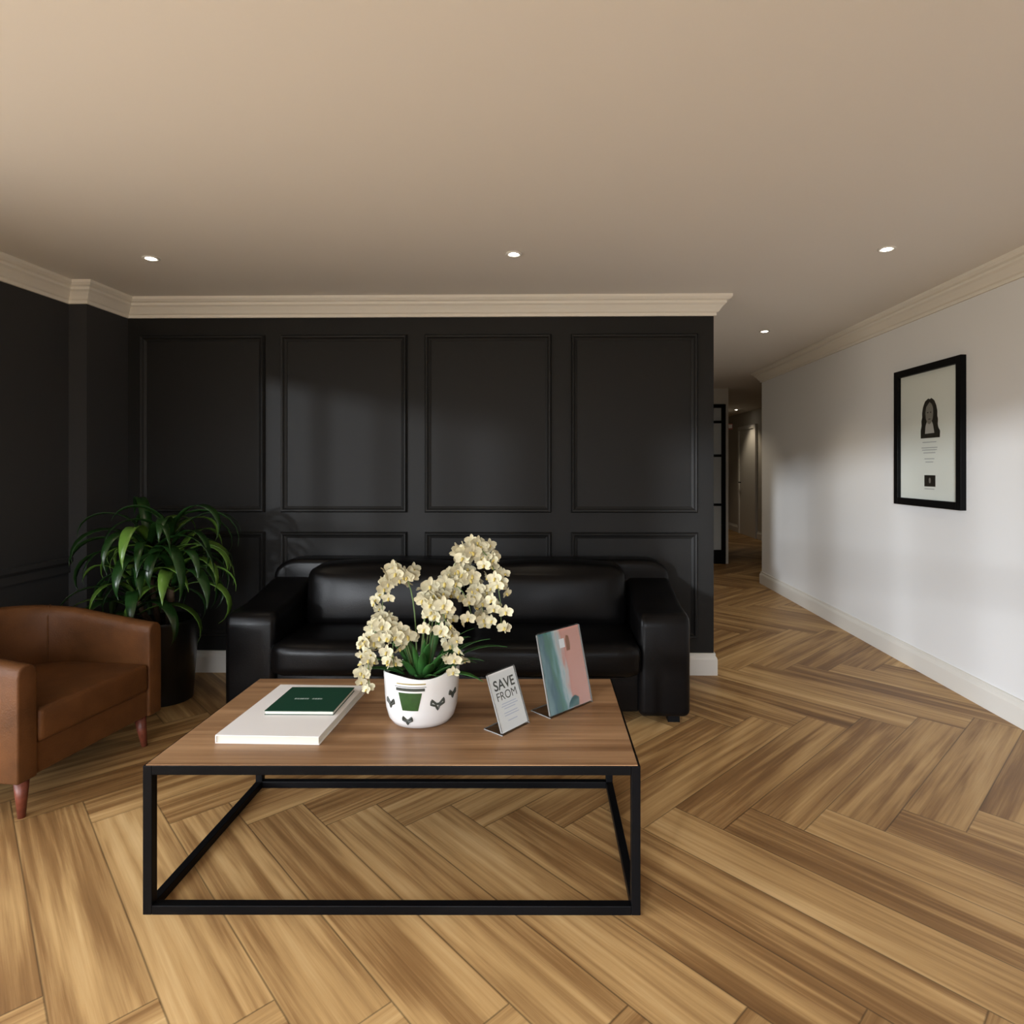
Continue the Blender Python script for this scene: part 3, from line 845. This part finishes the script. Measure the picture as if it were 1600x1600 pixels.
# ------------------------------------------------------------------ clear stands with cards
def card_stand(name, label, origin, dirv, width, height, back, foot, gap=.0):
    """local x along the base, y backwards, leaning back"""
    rz = math.atan2(dirv[1], dirv[0])
    t = thing(name, label, 'sign', (origin[0], origin[1], TH), rz)
    lean = math.atan2(back, height); ln = math.hypot(back, height)
    def R(x, y, z):    # card plane coordinates: x across, z up the card, y off it backwards
        return (x, y * math.cos(lean) + z * math.sin(lean) + .004, z * math.cos(lean) - y * math.sin(lean) + .004)
    def leanbm(bm):
        for v in bm.verts: v.co = Vector(R(*v.co))
        return bm
    st = B()
    box(st, -.004, width + .004, .0012, .0032, 0, ln + .004); box(st, -.004, width + .004, -.0032, -.0012, 0, ln * .98)
    leanbm(st)
    box(st, -.004, width + .004, 0, foot, .0, .0025)
    obj('stand', st, M['acrylic'], t)
    e = B()  # solid pale strips added as highlights along the stand's edges
    box(e, -.0045, width + .0045, foot - .001, foot + .0005, .0, .003); box(e, -.0055, -.004, 0, foot, 0, .003); box(e, width + .004, width + .0055, 0, foot, 0, .003)
    obj('edge_highlight', e, M['acrylic_edge'], t)
    e = leanbm(box(box(B(), width + .004, width + .0052, -.003, .003, .004, ln), -.0052, -.004, -.003, .003, .004, ln))
    obj('edge_highlight', e, M['acrylic_edge'], t)
    return t, leanbm, ln, R
t, leanbm, ln, R = card_stand('sign_stand', 'small white printed card reading SAVE in a clear slanted stand', (-.156, 1.984), (.078, .100), .127, .178, .069, .085)
pc = obj('card', leanbm(bx(0, .127, -.0005, .0005, .002, ln)), M['paper'], t)
def lay(bm, x, z):
    for v in bm.verts: v.co = Vector(R(x + v.co.x, -.0009, z + v.co.y))
    return bm
obj('lettering', lay(text_bm('SAVE', .046, bold=.0009), .0635, ln - .058), M['ink'], pc)
obj('lettering', lay(text_bm('FROM', .038), .0635, ln - .092), M['ink'], pc)
e = B()
for zz, a, b in ((.085, .03, .10), (.077, .025, .105), (.069, .035, .09), (.055, .03, .095), (.047, .03, .10), (.030, .04, .085)):
    q = bx(a, b, -.0010, -.0006, zz, zz + .0028)
    mm = bpy.data.meshes.new('x'); q.to_mesh(mm); e.from_mesh(mm); q.free()
obj('small_print', leanbm(e), M['blue_ink'], pc)

t, leanbm, ln, R = card_stand('sign_stand', 'larger teal and pink printed flyer in a clear slanted stand', (.001, 2.123), (.147, .150), .215, .273, .068, .10)
bm = B(); uvl = bm.loops.layers.uv.new('UVMap'); box(bm, 0, .215, -.0005, .0005, .002, ln)
for f in bm.faces:
    for l in f.loops: l[uvl].uv = (l.vert.co.x / .215, l.vert.co.z / ln)
pc = obj('flyer', leanbm(bm), M['flyer'], t)
def blob(pts):
    bm = B(); A = [bm.verts.new((x, -.0012, z)) for x, z in pts]; bm.faces.new(A); return leanbm(bm)
obj('printed_label', blob([(.100, .215), (.127, .215), (.127, .247), (.100, .247)]), M['paper'], pc)
obj('printed_figure', blob([(.132, .200), (.150, .200), (.155, .225), (.152, .252), (.140, .256), (.133, .240)]), M['brown_ink'], pc)
obj('printed_mark', blob([(.095, .004), (.150, .004), (.155, .03), (.135, .042), (.115, .036), (.1, .022)]), M['teal'], pc)

# ------------------------------------------------------------------ framed poster on the right wall  (local: x along wall toward the camera, y out of the wall? built in world axes)
t = thing('picture_frame', 'black framed poster with a small dark portrait photograph on the pale wall', 'picture', (RX, 3.886, 1.52))
# facing -x ; width along y (+y is far), height along z
FW, FH, FB, FDp = .3425, .450, .045, .034
for nm, a in (('frame_side', (-FDp, 0, -FW, -FW + FB, -FH, FH)), ('frame_side', (-FDp, 0, FW - FB, FW, -FH, FH)),
              ('frame_side', (-FDp, 0, -FW + FB, FW - FB, FH - FB, FH)), ('frame_side', (-FDp, 0, -FW + FB, FW - FB, -FH, -FH + FB))):
    obj(nm, bx(*a), M['black_metal'], t, bevel=.002)
po = obj('poster', bx(-.010, -.004, -FW + FB, FW - FB, -FH + FB, FH - FB), M['mat_board'], t)
obj('glass', bx(-.022, -.020, -FW + FB, FW - FB, -FH + FB, FH - FB), M['picture_glass'], t)
def wp(pts, off):   # polygon on the poster; u to the right as seen = towards -y
    bm = B(); A = [bm.verts.new((-.010 - off, -u, z)) for u, z in pts]; bm.faces.new(A); return bm
def ell(cx_, cz_, rx, rz_, n=24): return [(cx_ + rx * math.cos(2 * PI * i / n), cz_ + rz_ * math.sin(2 * PI * i / n)) for i in range(n)]
U, Z0 = .016, -.016     # portrait: u centre, base height
hair = [(-.090, 0), (.102, 0), (.106, .040), (.088, .062), (.082, .085), (.086, .11), (.078, .135), (.080, .16), (.068, .20), (.050, .232), (.020, .250), (.004, .244), (-.012, .250), (-.045, .234), (-.066, .20), (-.076, .16), (-.074, .135), (-.084, .11), (-.080, .08), (-.090, .055)]
obj('portrait_hair', wp([(U + a, Z0 + b) for a, b in hair], .0006), M['photo_dark'], po)
obj('portrait_neck', wp([(U + a, Z0 + b) for a, b in [(-.045, .028), (.050, .030), (.036, .085), (.020, .11), (-.022, .11), (-.040, .075)]], .0010), M['photo_light'], po)
obj('portrait_face', wp([(U + a, Z0 + b) for a, b in [(0, .086), (.018, .094), (.034, .120), (.040, .155), (.038, .185), (.026, .210), (.004, .226), (-.012, .214), (-.032, .196), (-.040, .160), (-.035, .122), (-.018, .094)]], .0014), M['photo_mid'], po)
e = wp([(U - .022, Z0 + .158), (U - .008, Z0 + .158), (U - .008, Z0 + .164), (U - .022, Z0 + .164)], .0018)
for q in ([(U + .008, Z0 + .158), (U + .022, Z0 + .158), (U + .022, Z0 + .164), (U + .008, Z0 + .164)], [(U - .010, Z0 + .116), (U + .012, Z0 + .116), (U + .012, Z0 + .121), (U - .010, Z0 + .121)]):
    e.faces.new([e.verts.new((-.0118, -u, z)) for u, z in q])
obj('portrait_features', e, M['photo_dark'], po)
e = B()
for zz, hw in ((-.045, .07), (-.080, .08), (-.094, .075), (-.112, .06), (-.150, .05), (-.170, .04), (-.340, .05)):
    e.faces.new([e.verts.new((-.0106, -(.015 + s * hw), zz + dz)) for s, dz in ((-1, 0), (1, 0), (1, .006), (-1, .006))])
obj('small_print', e, M['faint_ink'], po)
obj('emblem', wp([(-.036, -.322), (.076, -.322), (.076, -.250), (-.036, -.250)], .0006), M['photo_dark'], po)
obj('emblem_mark', wp(ell(.020, -.284, .010, .018), .0010), M['photo_mid'], po)
